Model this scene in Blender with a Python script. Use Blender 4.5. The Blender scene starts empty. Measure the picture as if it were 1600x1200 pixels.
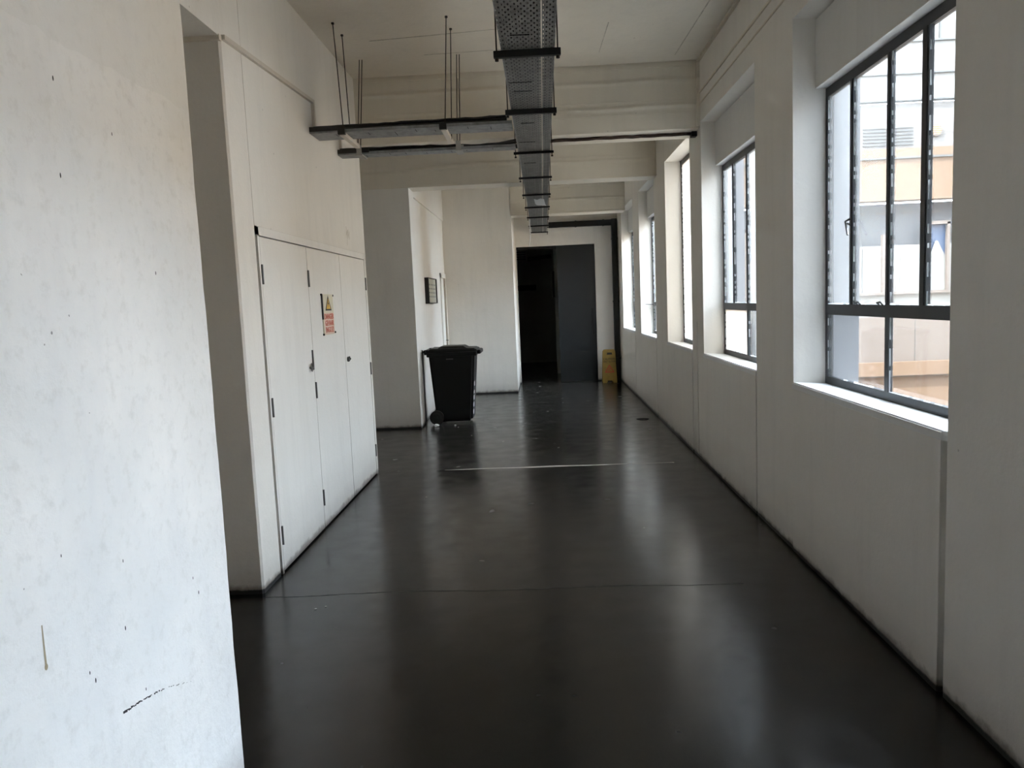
import bpy, bmesh, math, random
from mathutils import Vector, Matrix
random.seed(7)
scene = bpy.context.scene
COL = scene.collection

# ------------------------------------------------------------ camera
F, YAW, PITCH, ROLL, EYE = 1191.0, -0.04138, 0.10773, -0.04258, 1.70
cy_, sy_, cp_, sp_ = math.cos(YAW), math.sin(YAW), math.cos(PITCH), math.sin(PITCH)
fwd = Vector((sy_*cp_, cy_*cp_, -sp_)); right = Vector((cy_, -sy_, 0)); up = right.cross(fwd)
cr_, sr_ = math.cos(ROLL), math.sin(ROLL)
r_ = cr_*right + sr_*up; u_ = -sr_*right + cr_*up
cam_data = bpy.data.cameras.new('camera')
cam_data.sensor_width = 36.0; cam_data.lens = F*36.0/1600.0; cam_data.clip_start = 0.05
cam = bpy.data.objects.new('camera', cam_data); COL.objects.link(cam)
m = Matrix.Identity(4)
for i in range(3):
    m[i][0], m[i][1], m[i][2] = r_[i], u_[i], -fwd[i]
m[0][3], m[1][3], m[2][3] = 0, 0, EYE
cam.matrix_world = m
scene.camera = cam

# ------------------------------------------------------------ sky, sun, exposure
world = bpy.data.worlds.new('world'); scene.world = world; world.use_nodes = True
wn = world.node_tree.nodes; wl = world.node_tree.links
bg = wn['Background']; bg.inputs['Color'].default_value = (0.80, 0.90, 1.0, 1); bg.inputs['Strength'].default_value = 2.6
sun_d = bpy.data.lights.new('sun', 'SUN'); sun_d.energy = 3.0; sun_d.angle = 0.02; sun_d.color = (1.0, 0.93, 0.82)
sun = bpy.data.objects.new('sun', sun_d); COL.objects.link(sun)
sun.rotation_euler = Vector((0.75, 0.40, -0.95)).to_track_quat('-Z', 'Y').to_euler()
sun.location = (8, -6, 14)
vs = scene.view_settings
vs.view_transform = 'Standard'; vs.look = 'None'; vs.gamma = 1.0; vs.use_curve_mapping = False
vs.exposure = 3.05
cyc = scene.cycles
cyc.use_denoising = True; cyc.max_bounces = 12; cyc.diffuse_bounces = 7; cyc.glossy_bounces = 4
cyc.transparent_max_bounces = 12; cyc.transmission_bounces = 6; cyc.caustics_reflective = False; cyc.caustics_refractive = False
cyc.sample_clamp_indirect = 6.0

# ------------------------------------------------------------ material helpers
class NT:
    def __init__(s, name):
        s.mat = bpy.data.materials.new(name); s.mat.use_nodes = True
        s.n = s.mat.node_tree.nodes; s.l = s.mat.node_tree.links
        s.b = s.n['Principled BSDF']; s.out = s.n['Material Output']
        s.tc = s.n.new('ShaderNodeTexCoord')
    def node(s, t, **k):
        x = s.n.new(t)
        for a, v in k.items(): setattr(x, a, v)
        return x
    def link(s, a, b): s.l.new(a, b)
    def noise(s, scale, detail=4, rough=0.55, stretch=None, out='Fac'):
        x = s.node('ShaderNodeTexNoise'); x.inputs['Scale'].default_value = scale
        x.inputs['Detail'].default_value = detail; x.inputs['Roughness'].default_value = rough
        if stretch:
            mp = s.node('ShaderNodeMapping'); mp.inputs['Scale'].default_value = stretch
            s.link(s.tc.outputs['Object'], mp.inputs['Vector']); s.link(mp.outputs[0], x.inputs['Vector'])
        else: s.link(s.tc.outputs['Object'], x.inputs['Vector'])
        return x.outputs[out]
    def ramp(s, src, stops):
        x = s.node('ShaderNodeValToRGB'); e = x.color_ramp.elements
        while len(e) < len(stops): e.new(0.5)
        for i, (p, c) in enumerate(stops):
            e[i].position = p; e[i].color = (c[0], c[1], c[2], 1) if hasattr(c, '__len__') else (c, c, c, 1)
        s.link(src, x.inputs['Fac']); return x.outputs['Color']
    def math(s, op, a, b=None, c=None, clamp=False):
        x = s.node('ShaderNodeMath', operation=op, use_clamp=clamp)
        for i, v in enumerate((a, b, c)):
            if v is None: continue
            if isinstance(v, (int, float)): x.inputs[i].default_value = v
            else: s.link(v, x.inputs[i])
        return x.outputs[0]
    def mix(s, fac, a, b, bt='MIX'):
        x = s.node('ShaderNodeMix', data_type='RGBA', blend_type=bt)
        for idx, v in ((0, fac), (6, a), (7, b)):
            if isinstance(v, (int, float)): x.inputs[idx].default_value = v
            elif isinstance(v, tuple): x.inputs[idx].default_value = (v[0], v[1], v[2], 1)
            else: s.link(v, x.inputs[idx])
        return x.outputs[2]
    def bump(s, h, strength=0.3, dist=0.01, base=None):
        x = s.node('ShaderNodeBump'); x.inputs['Strength'].default_value = strength; x.inputs['Distance'].default_value = dist
        s.link(h, x.inputs['Height'])
        if base is not None: s.link(base, x.inputs['Normal'])
        s.link(x.outputs[0], s.b.inputs['Normal']); return x.outputs[0]
    def xyz(s):
        x = s.node('ShaderNodeSeparateXYZ'); s.link(s.tc.outputs['Object'], x.inputs[0]); return x.outputs
    def set(s, **k):
        for a, v in k.items():
            i = s.b.inputs[a.replace('_', ' ')]
            if isinstance(v, (int, float)): i.default_value = v
            elif isinstance(v, tuple): i.default_value = (v[0], v[1], v[2], 1)
            else: s.link(v, i)
        return s.mat

def plain(name, col, rough=0.6, metal=0.0, spec=0.5, var=0.06, scale=9):
    t = NT(name); n = t.noise(scale)
    c = t.ramp(n, [(0.25, tuple(x*(1-var) for x in col)), (0.75, tuple(min(1, x*(1+var)) for x in col))])
    return t.set(Base_Color=c, Roughness=rough, Metallic=metal, Specular_IOR_Level=spec)

def paint(name, col, dirt=True, edge=1.0, spots=0.0, rough=0.55, boards=False, smear=0.05):
    t = NT(name)
    n1 = t.noise(1.6, 5, 0.6); n2 = t.noise(14, 5, 0.65); n3 = t.noise(2.2, 4, 0.6, stretch=(3, 3, 0.35))
    c = t.ramp(n1, [(0.3, tuple(x*(1-smear) for x in col)), (0.7, col)])
    c = t.mix(t.ramp(n3, [(0.50, 0), (0.72, 0.25)]), c, tuple(x*0.78 for x in col))
    c = t.mix(t.ramp(n2, [(0.62, 0), (0.8, 0.18)]), c, tuple(x*0.72 for x in col))
    if spots:
        v = t.node('ShaderNodeTexVoronoi'); v.inputs['Scale'].default_value = 5.5
        t.link(t.tc.outputs['Object'], v.inputs['Vector'])
        w = t.noise(3.0, 2)
        d = t.math('ADD', v.outputs['Distance'], t.math('MULTIPLY', t.math('SUBTRACT', t.noise(60, 3), 0.5), 0.06))
        sp = t.math('MULTIPLY', t.math('LESS_THAN', d, 0.040), t.math('GREATER_THAN', w, 0.55))
        c = t.mix(t.math('MULTIPLY', sp, spots), c, (0.13, 0.12, 0.11))
    if dirt:
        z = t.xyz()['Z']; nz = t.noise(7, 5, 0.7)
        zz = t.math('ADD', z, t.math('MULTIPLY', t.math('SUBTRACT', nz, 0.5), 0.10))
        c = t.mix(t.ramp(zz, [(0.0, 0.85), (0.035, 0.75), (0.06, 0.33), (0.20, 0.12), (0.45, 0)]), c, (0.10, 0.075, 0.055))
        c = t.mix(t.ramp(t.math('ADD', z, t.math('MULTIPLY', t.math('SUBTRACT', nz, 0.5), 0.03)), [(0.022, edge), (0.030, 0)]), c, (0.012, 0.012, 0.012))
    h = t.math('ADD', t.math('MULTIPLY', n2, 0.35), n1)
    h = t.math('ADD', h, t.math('MULTIPLY', t.noise(55, 3), 0.12))
    if boards:
        w = t.node('ShaderNodeTexWave', wave_type='BANDS', bands_direction='Z'); w.inputs['Scale'].default_value = 1.3
        w.inputs['Distortion'].default_value = 0.5; w.inputs['Detail'].default_value = 2
        t.link(t.tc.outputs['Object'], w.inputs['Vector'])
        h = t.math('ADD', h, t.math('MULTIPLY', t.math('POWER', w.outputs['Fac'], 14), 1.6))
    t.bump(h, 0.5, 0.012)
    return t.set(Base_Color=c, Roughness=rough, Specular_IOR_Level=0.35)

WHITE = (0.78, 0.755, 0.705)
M = {}
M['wall'] = paint('wall_paint', WHITE, spots=0.35)
M['wall_upper'] = paint('beam_paint', (0.72, 0.67, 0.575), dirt=False, spots=0.5, boards=True)
M['ceiling'] = paint('ceiling_paint', (0.74, 0.69, 0.60), dirt=False, spots=0.5)
M['door_white'] = paint('cupboard_paint', (0.80, 0.785, 0.745), edge=0.3, rough=0.42, smear=0.03)
M['sill'] = paint('sill_paint', (0.80, 0.80, 0.79), dirt=False, rough=0.45, smear=0.12)
M['panel'] = paint('panel_paint', (0.70, 0.70, 0.68), dirt=False, rough=0.5)

def near_wall_mat():
    t = NT('pier_paint'); x = t.xyz()
    n1 = t.noise(1.8, 6, 0.62); n2 = t.noise(20, 6, 0.7); n3 = t.noise(3.0, 4, 0.6, stretch=(1, 2.6, 0.4))
    c = t.ramp(n1, [(0.28, (0.70, 0.715, 0.72)), (0.72, (0.83, 0.83, 0.82))])
    c = t.mix(t.ramp(n3, [(0.5, 0), (0.75, 0.35)]), c, (0.66, 0.67, 0.69))
    c = t.mix(t.ramp(n2, [(0.52, 0), (0.78, 0.5)]), c, (0.52, 0.52, 0.50))
    # upper coat of paint stops at a ragged line 2.38 m up
    e = t.math('ADD', x['Z'], t.math('MULTIPLY', t.math('SUBTRACT', t.noise(9, 3), 0.5), 0.05))
    step = t.ramp(e, [(0.0, 1), (1.0, 1)]); step = t.math('GREATER_THAN', e, 2.378)
    c = t.mix(t.math('MULTIPLY', step, 0.55), c, (0.70, 0.71, 0.705))
    for sc, th, w in ((7.0, 0.035, 0.56), (17.0, 0.06, 0.62)):
        v = t.node('ShaderNodeTexVoronoi'); v.inputs['Scale'].default_value = sc; t.link(t.tc.outputs['Object'], v.inputs['Vector'])
        d = t.math('ADD', v.outputs['Distance'], t.math('MULTIPLY', t.math('SUBTRACT', t.noise(70, 3), 0.5), 0.09))
        s = t.math('MULTIPLY', t.math('LESS_THAN', d, th), t.math('GREATER_THAN', t.noise(2.4 + sc*0.1, 2), w))
        c = t.mix(t.math('MULTIPLY', s, 0.7), c, (0.12, 0.12, 0.12))
    z = x['Z']
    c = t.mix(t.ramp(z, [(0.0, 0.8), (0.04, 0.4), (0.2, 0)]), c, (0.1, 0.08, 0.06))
    h = t.math('ADD', t.math('MULTIPLY', n2, 0.3), t.math('MULTIPLY', n1, 1.2))
    h = t.math('ADD', h, t.math('MULTIPLY', t.math('SUBTRACT', 1.0, step), 0.25))
    h = t.math('ADD', h, t.math('MULTIPLY', t.noise(90, 3), 0.12))
    t.bump(h, 0.55, 0.012)
    return t.set(Base_Color=c, Roughness=0.6, Specular_IOR_Level=0.3)
M['pier'] = near_wall_mat()

def floor_mat():
    t = NT('polished_concrete')
    n1 = t.noise(0.9, 6, 0.6); n2 = t.noise(3.2, 7, 0.62); n3 = t.noise(30, 4, 0.6)
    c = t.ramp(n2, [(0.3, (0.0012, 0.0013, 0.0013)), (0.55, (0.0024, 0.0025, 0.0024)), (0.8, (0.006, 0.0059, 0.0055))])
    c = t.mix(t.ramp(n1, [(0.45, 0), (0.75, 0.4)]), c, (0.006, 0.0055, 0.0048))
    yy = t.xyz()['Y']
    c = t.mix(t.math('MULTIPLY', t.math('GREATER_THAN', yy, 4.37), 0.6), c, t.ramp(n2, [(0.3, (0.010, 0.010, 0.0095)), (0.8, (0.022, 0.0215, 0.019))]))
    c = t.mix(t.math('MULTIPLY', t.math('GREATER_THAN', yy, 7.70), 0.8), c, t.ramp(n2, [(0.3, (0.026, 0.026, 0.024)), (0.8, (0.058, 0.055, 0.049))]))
    nr = t.noise(5.0, 3, 0.5)
    rr = t.math('ADD', 0.10, t.math('MULTIPLY', nr, 0.24))
    t.bump(t.math('ADD', t.math('MULTIPLY', t.noise(6.0, 2, 0.4), 1.0), t.math('MULTIPLY', n3, 0.10)), 0.10, 0.010)
    return t.set(Base_Color=c, Roughness=rr, Specular_IOR_Level=0.5)
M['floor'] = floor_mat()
M['mark_line'] = plain('board_mark', (0.52, 0.48, 0.41), 0.8, var=0.3, scale=20)
M['joint'] = plain('joint_filler', (0.36, 0.33, 0.29), 0.6)
M['crack'] = plain('crack_dark', (0.004, 0.004, 0.004), 0.9)
M['black'] = plain('black_metal', (0.008, 0.008, 0.009), 0.5, 0.3)
M['rod'] = plain('rod_steel', (0.030, 0.024, 0.018), 0.6, 0.4)
M['frame'] = plain('window_steel', (0.028, 0.031, 0.034), 0.45, 0.0)
M['putty'] = plain('putty', (0.66, 0.66, 0.64), 0.8)
M['galv'] = plain('galvanised', (0.26, 0.27, 0.275), 0.45, 0.4, var=0.35, scale=18)
M['cable'] = plain('cable_black', (0.006, 0.006, 0.007), 0.5)
M['rust'] = plain('rusty_pipe', (0.045, 0.025, 0.016), 0.8, var=0.5, scale=40)
M['conduit'] = plain('painted_conduit', (0.60, 0.55, 0.48), 0.5)
M['bracket'] = plain('painted_bracket', (0.34, 0.33, 0.31), 0.5)
M['hinge'] = plain('hinge_steel', (0.13, 0.13, 0.125), 0.45, 0.6)
M['chrome'] = plain('worn_chrome', (0.25, 0.25, 0.25), 0.3, 0.9)
M['bin'] = plain('bin_plastic', (0.0045, 0.0050, 0.0058), 0.5, spec=0.35)
M['tyre'] = plain('tyre', (0.010, 0.010, 0.010), 0.75)
M['mark'] = plain('white_mark', (0.72, 0.72, 0.72), 0.6)
M['tissue'] = plain('tissue', (0.85, 0.85, 0.86), 0.9)
M['slide_door'] = plain('black_door_paint', (0.009, 0.011, 0.0125), 0.45, var=0.25, scale=2.5)
M['yellow'] = plain('yellow_plastic', (0.30, 0.19, 0.035), 0.5, var=0.15, scale=12)
M['red'] = plain('red_print', (0.50, 0.07, 0.03), 0.6)
M['red2'] = plain('red_lettering', (0.55, 0.09, 0.05), 0.6)
M['print'] = plain('black_print', (0.015, 0.014, 0.012), 0.6)
M['amber'] = plain('amber_print', (0.72, 0.42, 0.05), 0.5)
M['signwhite'] = plain('sign_white', (0.66, 0.62, 0.48), 0.5)
M['signlow'] = plain('sign_pink', (0.70, 0.52, 0.42), 0.5)
M['paper'] = plain('paper', (0.50, 0.50, 0.43), 0.6)
M['paperink'] = plain('paper_ink', (0.20, 0.22, 0.21), 0.7)
M['wood'] = plain('door_gap_brown', (0.17, 0.12, 0.07), 0.6)
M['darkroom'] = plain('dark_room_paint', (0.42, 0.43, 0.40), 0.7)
M['scuff'] = plain('scuff_black', (0.02, 0.02, 0.025), 0.8)
M['drip'] = plain('drip_brown', (0.33, 0.28, 0.19), 0.7)
M['plastic_film'] = plain('film', (0.65, 0.67, 0.68), 0.35)  # pale colour for the sheen patch under the tray
# outside
M['f_beige'] = plain('facade_beige', (0.092, 0.058, 0.034), 0.8, var=0.08, scale=0.8)
M['f_cream'] = plain('facade_cream', (0.086, 0.071, 0.061), 0.8, var=0.04, scale=1.5)
M['f_white'] = plain('facade_white', (0.092, 0.086, 0.080), 0.8, var=0.08, scale=1.2)
M['f_glasswhite'] = plain('facade_curtain', (0.15, 0.15, 0.143), 0.6, var=0.1, scale=3)
M['f_grey'] = plain('facade_grey', (0.034, 0.036, 0.040), 0.6)
M['f_line'] = plain('facade_line', (0.045, 0.047, 0.047), 0.6)
M['f_blue'] = plain('facade_blue', (0.02, 0.04, 0.08), 0.3)
M['f_vent'] = plain('facade_vent', (0.55, 0.28, 0.10), 0.6)
M['ground'] = plain('courtyard_concrete', (0.42, 0.38, 0.33), 0.9, scale=1)
M['opposite'] = plain('opposite_render', (0.50, 0.40, 0.30), 0.9, scale=1)
M['outer'] = plain('outer_render', (0.22, 0.225, 0.24), 0.85, scale=5)

def glass_mat(name, dust, tcol=(0.82, 0.86, 0.88, 1), tint=(0.97, 0.985, 1.0), refl=0.05, streaks=True):
    t = NT(name); t.n.remove(t.b)
    tr = t.node('ShaderNodeBsdfTransparent'); tr.inputs[0].default_value = (*tint, 1)
    gl = t.node('ShaderNodeBsdfGlossy'); gl.inputs['Roughness'].default_value = 0.05
    df = t.node('ShaderNodeBsdfTranslucent'); df.inputs[0].default_value = tcol
    m1 = t.node('ShaderNodeMixShader'); m2 = t.node('ShaderNodeMixShader')
    lw = t.node('ShaderNodeLayerWeight'); lw.inputs[0].default_value = 0.25
    t.link(t.math('MULTIPLY', lw.outputs['Fresnel'], refl*4), m1.inputs[0])
    t.link(tr.outputs[0], m1.inputs[1]); t.link(gl.outputs[0], m1.inputs[2])
    f = dust
    if streaks:
        n = t.noise(2.2, 4, 0.6, stretch=(1, 1, 0.2)); f = t.math('MULTIPLY', t.ramp(n, [(0.3, 0.55), (0.7, 1.3)]), dust, clamp=True)
        t.link(f, m2.inputs[0])
    else: m2.inputs[0].default_value = dust
    t.link(m1.outputs[0], m2.inputs[1]); t.link(df.outputs[0], m2.inputs[2]); t.link(m2.outputs[0], t.out.inputs[0])
    return t.mat
M['glass'] = glass_mat('clear_glass', 0.008)
M['hazy'] = glass_mat('hazy_glass', 0.03)
M['dusty'] = glass_mat('dusty_glass', 0.07)
M['frost'] = glass_mat('frosted_glass', 0.62, (0.56, 0.545, 0.52, 1), tint=(0.80, 0.78, 0.75), streaks=False)

M['putty_line'] = glass_mat('putty_line', 0.75, refl=0.0, streaks=False)
def perf_mat():
    t = NT('perforated_galvanised'); x = t.xyz()
    # holes in a staggered pattern, 15 mm columns, 26 mm rows
    px, py = 0.0150, 0.064
    u = t.math('DIVIDE', x['X'], px); ci = t.math('FLOOR', u)
    odd = t.math('MODULO', t.math('ADD', ci, 1000.0), 2.0)
    v = t.math('ADD', t.math('DIVIDE', x['Y'], py), t.math('MULTIPLY', odd, 0.5))
    du = t.math('MULTIPLY', t.math('SUBTRACT', t.math('FRACT', u), 0.5), px)
    dv = t.math('MULTIPLY', t.math('SUBTRACT', t.math('FRACT', v), 0.5), py)
    dv = t.math('MULTIPLY', dv, 0.36)
    d = t.math('SQRT', t.math('ADD', t.math('MULTIPLY', du, du), t.math('MULTIPLY', dv, dv)))
    hole = t.math('LESS_THAN', d, 0.0046)
    n = t.noise(14, 5, 0.65); n2 = t.noise(60, 3, 0.6)
    c = t.ramp(t.math('ADD', t.math('MULTIPLY', n, 0.7), t.math('MULTIPLY', n2, 0.3)), [(0.25, (0.11, 0.112, 0.108)), (0.75, (0.32, 0.322, 0.31))])
    t.set(Base_Color=c, Roughness=0.5, Metallic=0.4)
    tr = t.node('ShaderNodeBsdfTransparent'); mx = t.node('ShaderNodeMixShader')
    t.link(hole, mx.inputs[0]); t.link(t.b.outputs[0], mx.inputs[1]); t.link(tr.outputs[0], mx.inputs[2]); t.link(mx.outputs[0], t.out.inputs[0])
    return t.mat
M['perf'] = perf_mat()

# ------------------------------------------------------------ mesh helpers
class MB:
    def __init__(s): s.bm = bmesh.new()
    def box(s, x0, x1, y0, y1, z0, z1, bevel=0.0):
        g = bmesh.ops.create_cube(s.bm, size=1.0)['verts']
        for v in g:
            v.co = Vector(((x0+x1)/2 + v.co.x*(x1-x0), (y0+y1)/2 + v.co.y*(y1-y0), (z0+z1)/2 + v.co.z*(z1-z0)))
        if bevel:
            es = list({e for v in g for e in v.link_edges})
            bmesh.ops.bevel(s.bm, geom=es, offset=bevel, segments=2, affect='EDGES', profile=0.5)
        return s
    def hexa(s, pts):      # eight corners: bottom ring of four, top ring of four
        v = [s.bm.verts.new(p) for p in pts]
        for f in ((3,2,1,0),(4,5,6,7),(0,1,5,4),(1,2,6,5),(2,3,7,6),(3,0,4,7)): s.bm.faces.new([v[i] for i in f])
        return s
    def tube(s, pts, r, seg=8, caps=True):
        pts = [Vector(p) for p in pts]; rings = []
        for i, p in enumerate(pts):
            d = (pts[min(i+1, len(pts)-1)] - pts[max(i-1, 0)]).normalized()
            a = Vector((0, 0, 1)) if abs(d.z) < 0.9 else Vector((1, 0, 0))
            e1 = d.cross(a).normalized(); e2 = d.cross(e1)
            rings.append([s.bm.verts.new(p + r*(math.cos(2*math.pi*k/seg)*e1 + math.sin(2*math.pi*k/seg)*e2)) for k in range(seg)])
        for a, b in zip(rings, rings[1:]):
            for k in range(seg): s.bm.faces.new((a[k], a[(k+1) % seg], b[(k+1) % seg], b[k]))
        if caps: s.bm.faces.new(rings[0][::-1]); s.bm.faces.new(rings[-1])
        return s
    def poly(s, pts, th=None):   # flat polygon, optional thickness vector
        v = [s.bm.verts.new(p) for p in pts]; f = s.bm.faces.new(v)
        if th is not None:
            g = bmesh.ops.extrude_face_region(s.bm, geom=[f])['geom']
            bmesh.ops.translate(s.bm, verts=[x for x in g if isinstance(x, bmesh.types.BMVert)], vec=Vector(th))
        return s
    def build(s, name, mat, parent=None, smooth=False, **props):
        bmesh.ops.recalc_face_normals(s.bm, faces=s.bm.faces[:])
        me = bpy.data.meshes.new(name); s.bm.to_mesh(me); s.bm.free(); me.materials.append(mat)
        if smooth:
            for p in me.polygons: p.use_smooth = True
        o = bpy.data.objects.new(name, me); COL.objects.link(o)
        if parent is not None: o.parent = parent
        for k, v in props.items(): o[k] = v
        return o
def box(name, mat, x0, x1, y0, y1, z0, z1, parent=None, bevel=0.0, **props):
    return MB().box(x0, x1, y0, y1, z0, z1, bevel).build(name, mat, parent, **props)
def empty(name, loc=(0, 0, 0), **props):
    o = bpy.data.objects.new(name, None); COL.objects.link(o); o.location = loc; o.empty_display_size = 0.1
    for k, v in props.items(): o[k] = v
    return o
def rel(parent, o):          # part meshes are written in world coordinates: shift them under their thing
    o.parent = parent; o.location = -Vector(parent.location); return o
ST = {'kind': 'structure'}
def text(name, s, mat, size, parent, mtx, sx=1.0, depth=0.0008):
    cu = bpy.data.curves.new(name, 'FONT'); cu.body = s; cu.size = size; cu.align_x = 'CENTER'; cu.align_y = 'CENTER'
    cu.extrude = depth; cu.resolution_u = 2; cu.offset = size*0.004
    tmp = bpy.data.objects.new(name, cu); COL.objects.link(tmp)
    dg = bpy.context.evaluated_depsgraph_get(); dg.update()
    me = bpy.data.meshes.new_from_object(tmp.evaluated_get(dg))
    bpy.data.objects.remove(tmp); me.transform(Matrix.Diagonal((sx, 1, 1, 1))); me.transform(mtx)
    me.materials.clear(); me.materials.append(mat)
    o = bpy.data.objects.new(name, me); COL.objects.link(o); rel(parent, o); return o

# ------------------------------------------------------------ key dimensions (metres; corridor runs along +Y)
R, L, CEIL = 1.60, -1.74, 3.92
ROUT = 2.00
WIN = {'window_1': (3.057, 4.918), 'window_2': (5.754, 7.604), 'window_3': (8.166, 9.75), 'window_4': (10.68, 12.30), 'window_5': (13.08, 14.90),
       'window_6': (0.37, 2.23)}
SILL, HEAD, GX = 1.115, 3.335, 1.80

# ------------------------------------------------------------ floor, ceiling
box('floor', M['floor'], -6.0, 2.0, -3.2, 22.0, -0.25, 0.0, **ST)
fl = bpy.data.objects['floor']
# pale filled joint across the corridor
b = MB(); n = 24; xs = [-1.05 + i*(2.35/n) for i in range(n+1)]
hw = lambda x: 0.006 + 0.024*max(0, 1-abs(x-0.05)/1.1)
pa = [(x, 7.70 + 0.006*math.sin(x*9) - hw(x), 0.0006) for x in xs]; pb = [(x, 7.70 + 0.006*math.sin(x*9+1) + hw(x), 0.0006) for x in xs]
va = [b.bm.verts.new(p) for p in pa]; vb = [b.bm.verts.new(p) for p in pb]
for i in range(n): b.bm.faces.new((va[i], va[i+1], vb[i+1], vb[i]))
b.build('joint_strip', M['joint'], fl, label='pale filled joint across the dark floor')
b = MB(); n = 60; xs = [L + 0.02 + i*(2.85/n) for i in range(n+1)]; va, vb = [], []
for x in xs:
    y = 4.37 + 0.012*math.sin(x*5.2) + random.uniform(-0.004, 0.004) - 0.02*max(0, -x-0.9); w = random.uniform(0.0015, 0.0048)
    va.append(b.bm.verts.new((x, y-w, 0.0006))); vb.append(b.bm.verts.new((x, y+w, 0.0006)))
for i in range(n): b.bm.faces.new((va[i], va[i+1], vb[i+1], vb[i]))
b.build('crack', M['crack'], fl, label='thin wandering crack in the dark floor')
b = MB()
b.poly([(1.36 + 0.085*math.cos(a)*(1+0.15*math.sin(3*a)), 10.52 + 0.11*math.sin(a), 0.0008) for a in [k*math.pi/9 for k in range(18)]])
b.build('stain', M['crack'], fl, label='small black round stain on the floor near the windows')
b = MB()
for (x, y, s) in ((-0.52, 9.2, .012), (-1.2, 10.4, .012), (-0.38, 13.2, .014), (-1.08, 6.6, .01), (0.05, 11.6, .012), (-0.3, 10.3, 0.012), (-1.35, 4.15, .008), (-1.30, 4.18, 0.006), (0.7, 5.5, 0.006), (-0.95, 9.7, 0.01)):
    b.poly([(x + s*math.cos(a)*random.uniform(.6, 1.1), y + s*math.sin(a)*random.uniform(.6, 1.4), 0.0012) for a in [k*math.pi/4 for k in range(8)]], (0, 0, 0.0015))
b.build('speck', M['joint'], fl, kind='stuff')
box('ceiling', M['ceiling'], -6.0, 2.0, -3.2, 16.0, CEIL, CEIL+0.3, **ST)

cl_ = bpy.data.objects['ceiling']
for (x0, y0, x1, y1, w) in ((-1.35, 6.62, -0.20, 6.50, 0.005), (-0.95, 7.05, -0.25, 7.02, 0.004), (1.38, 6.1, 1.34, 7.45, 0.005), (0.64, 6.5, 0.62, 7.25, 0.004)):
    d = Vector((x1-x0, y1-y0, 0)); nn = Vector((-d.y, d.x, 0)).normalized()*w; p = Vector((x0, y0, CEIL-0.003)); q = Vector((x1, y1, CEIL-0.003))
    MB().poly([p-nn, q-nn*0.4, q+nn*0.4, p+nn], (0, 0, 0.004)).build('board_mark', M['mark_line'], cl_)
# ------------------------------------------------------------ right wall with its openings
b = MB()
spans = sorted(WIN.values()); y = -3.2
for (a, c) in spans:
    b.box(R, ROUT, y, a, 0, HEAD)                   # pier
    gp = 0.040 if a > 3 and a < 3.1 else 0.018
    b.box(R+0.002, ROUT, a+gp, c, 0, SILL-0.045) # infill panel under the window
    b.box(R+0.045, ROUT, a-0.001, a+gp+0.001, 0, SILL-0.045)
    y = c
b.box(R, ROUT, y, 15.66, 0, HEAD)
b.box(R, ROUT, -3.2, 15.66, HEAD, CEIL)
wr = b.build('wall_right', M['wall'], **ST)
# the wide groove beside the nearest pier is a slot of its own
b = MB(); b.box(R-0.006, R+0.004, 3.098, 4.918, 0, SILL-0.045, 0.003); b.build('infill_panel', M['wall'], wr)
for (a, c) in (WIN['window_2'], WIN['window_3'], WIN['window_4'], WIN['window_5']):
    MB().box(R-0.004, R+0.004, a+0.020, c+0.14, 0, SILL-0.047, 0.002).build('infill_panel', M['wall'], wr)
# longitudinal beam over the windows, with two casting ridges
box('beam_ridge', M['wall_upper'], R-0.012, R+0.01, -3.2, 7.64, 3.60, 3.618, wr)
box('beam_ridge', M['wall_upper'], R-0.010, R+0.01, -3.2, 7.64, 3.50, 3.512, wr)
box('trim_1', M['wall_upper'], R-0.022, R+0.01, -3.2, 7.64, CEIL-0.028, CEIL, **ST)
box('trim_2', M['wall_upper'], R-0.03, R+0.01, 7.610, 7.64, 3.30, CEIL-0.028, **ST)
# plaster splash ridge, column corner beside the third window
box('plaster_ridge', M['wall'], R-0.006, R+0.003, 7.90, 7.915, 0.03, SILL+0.3, wr)

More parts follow.
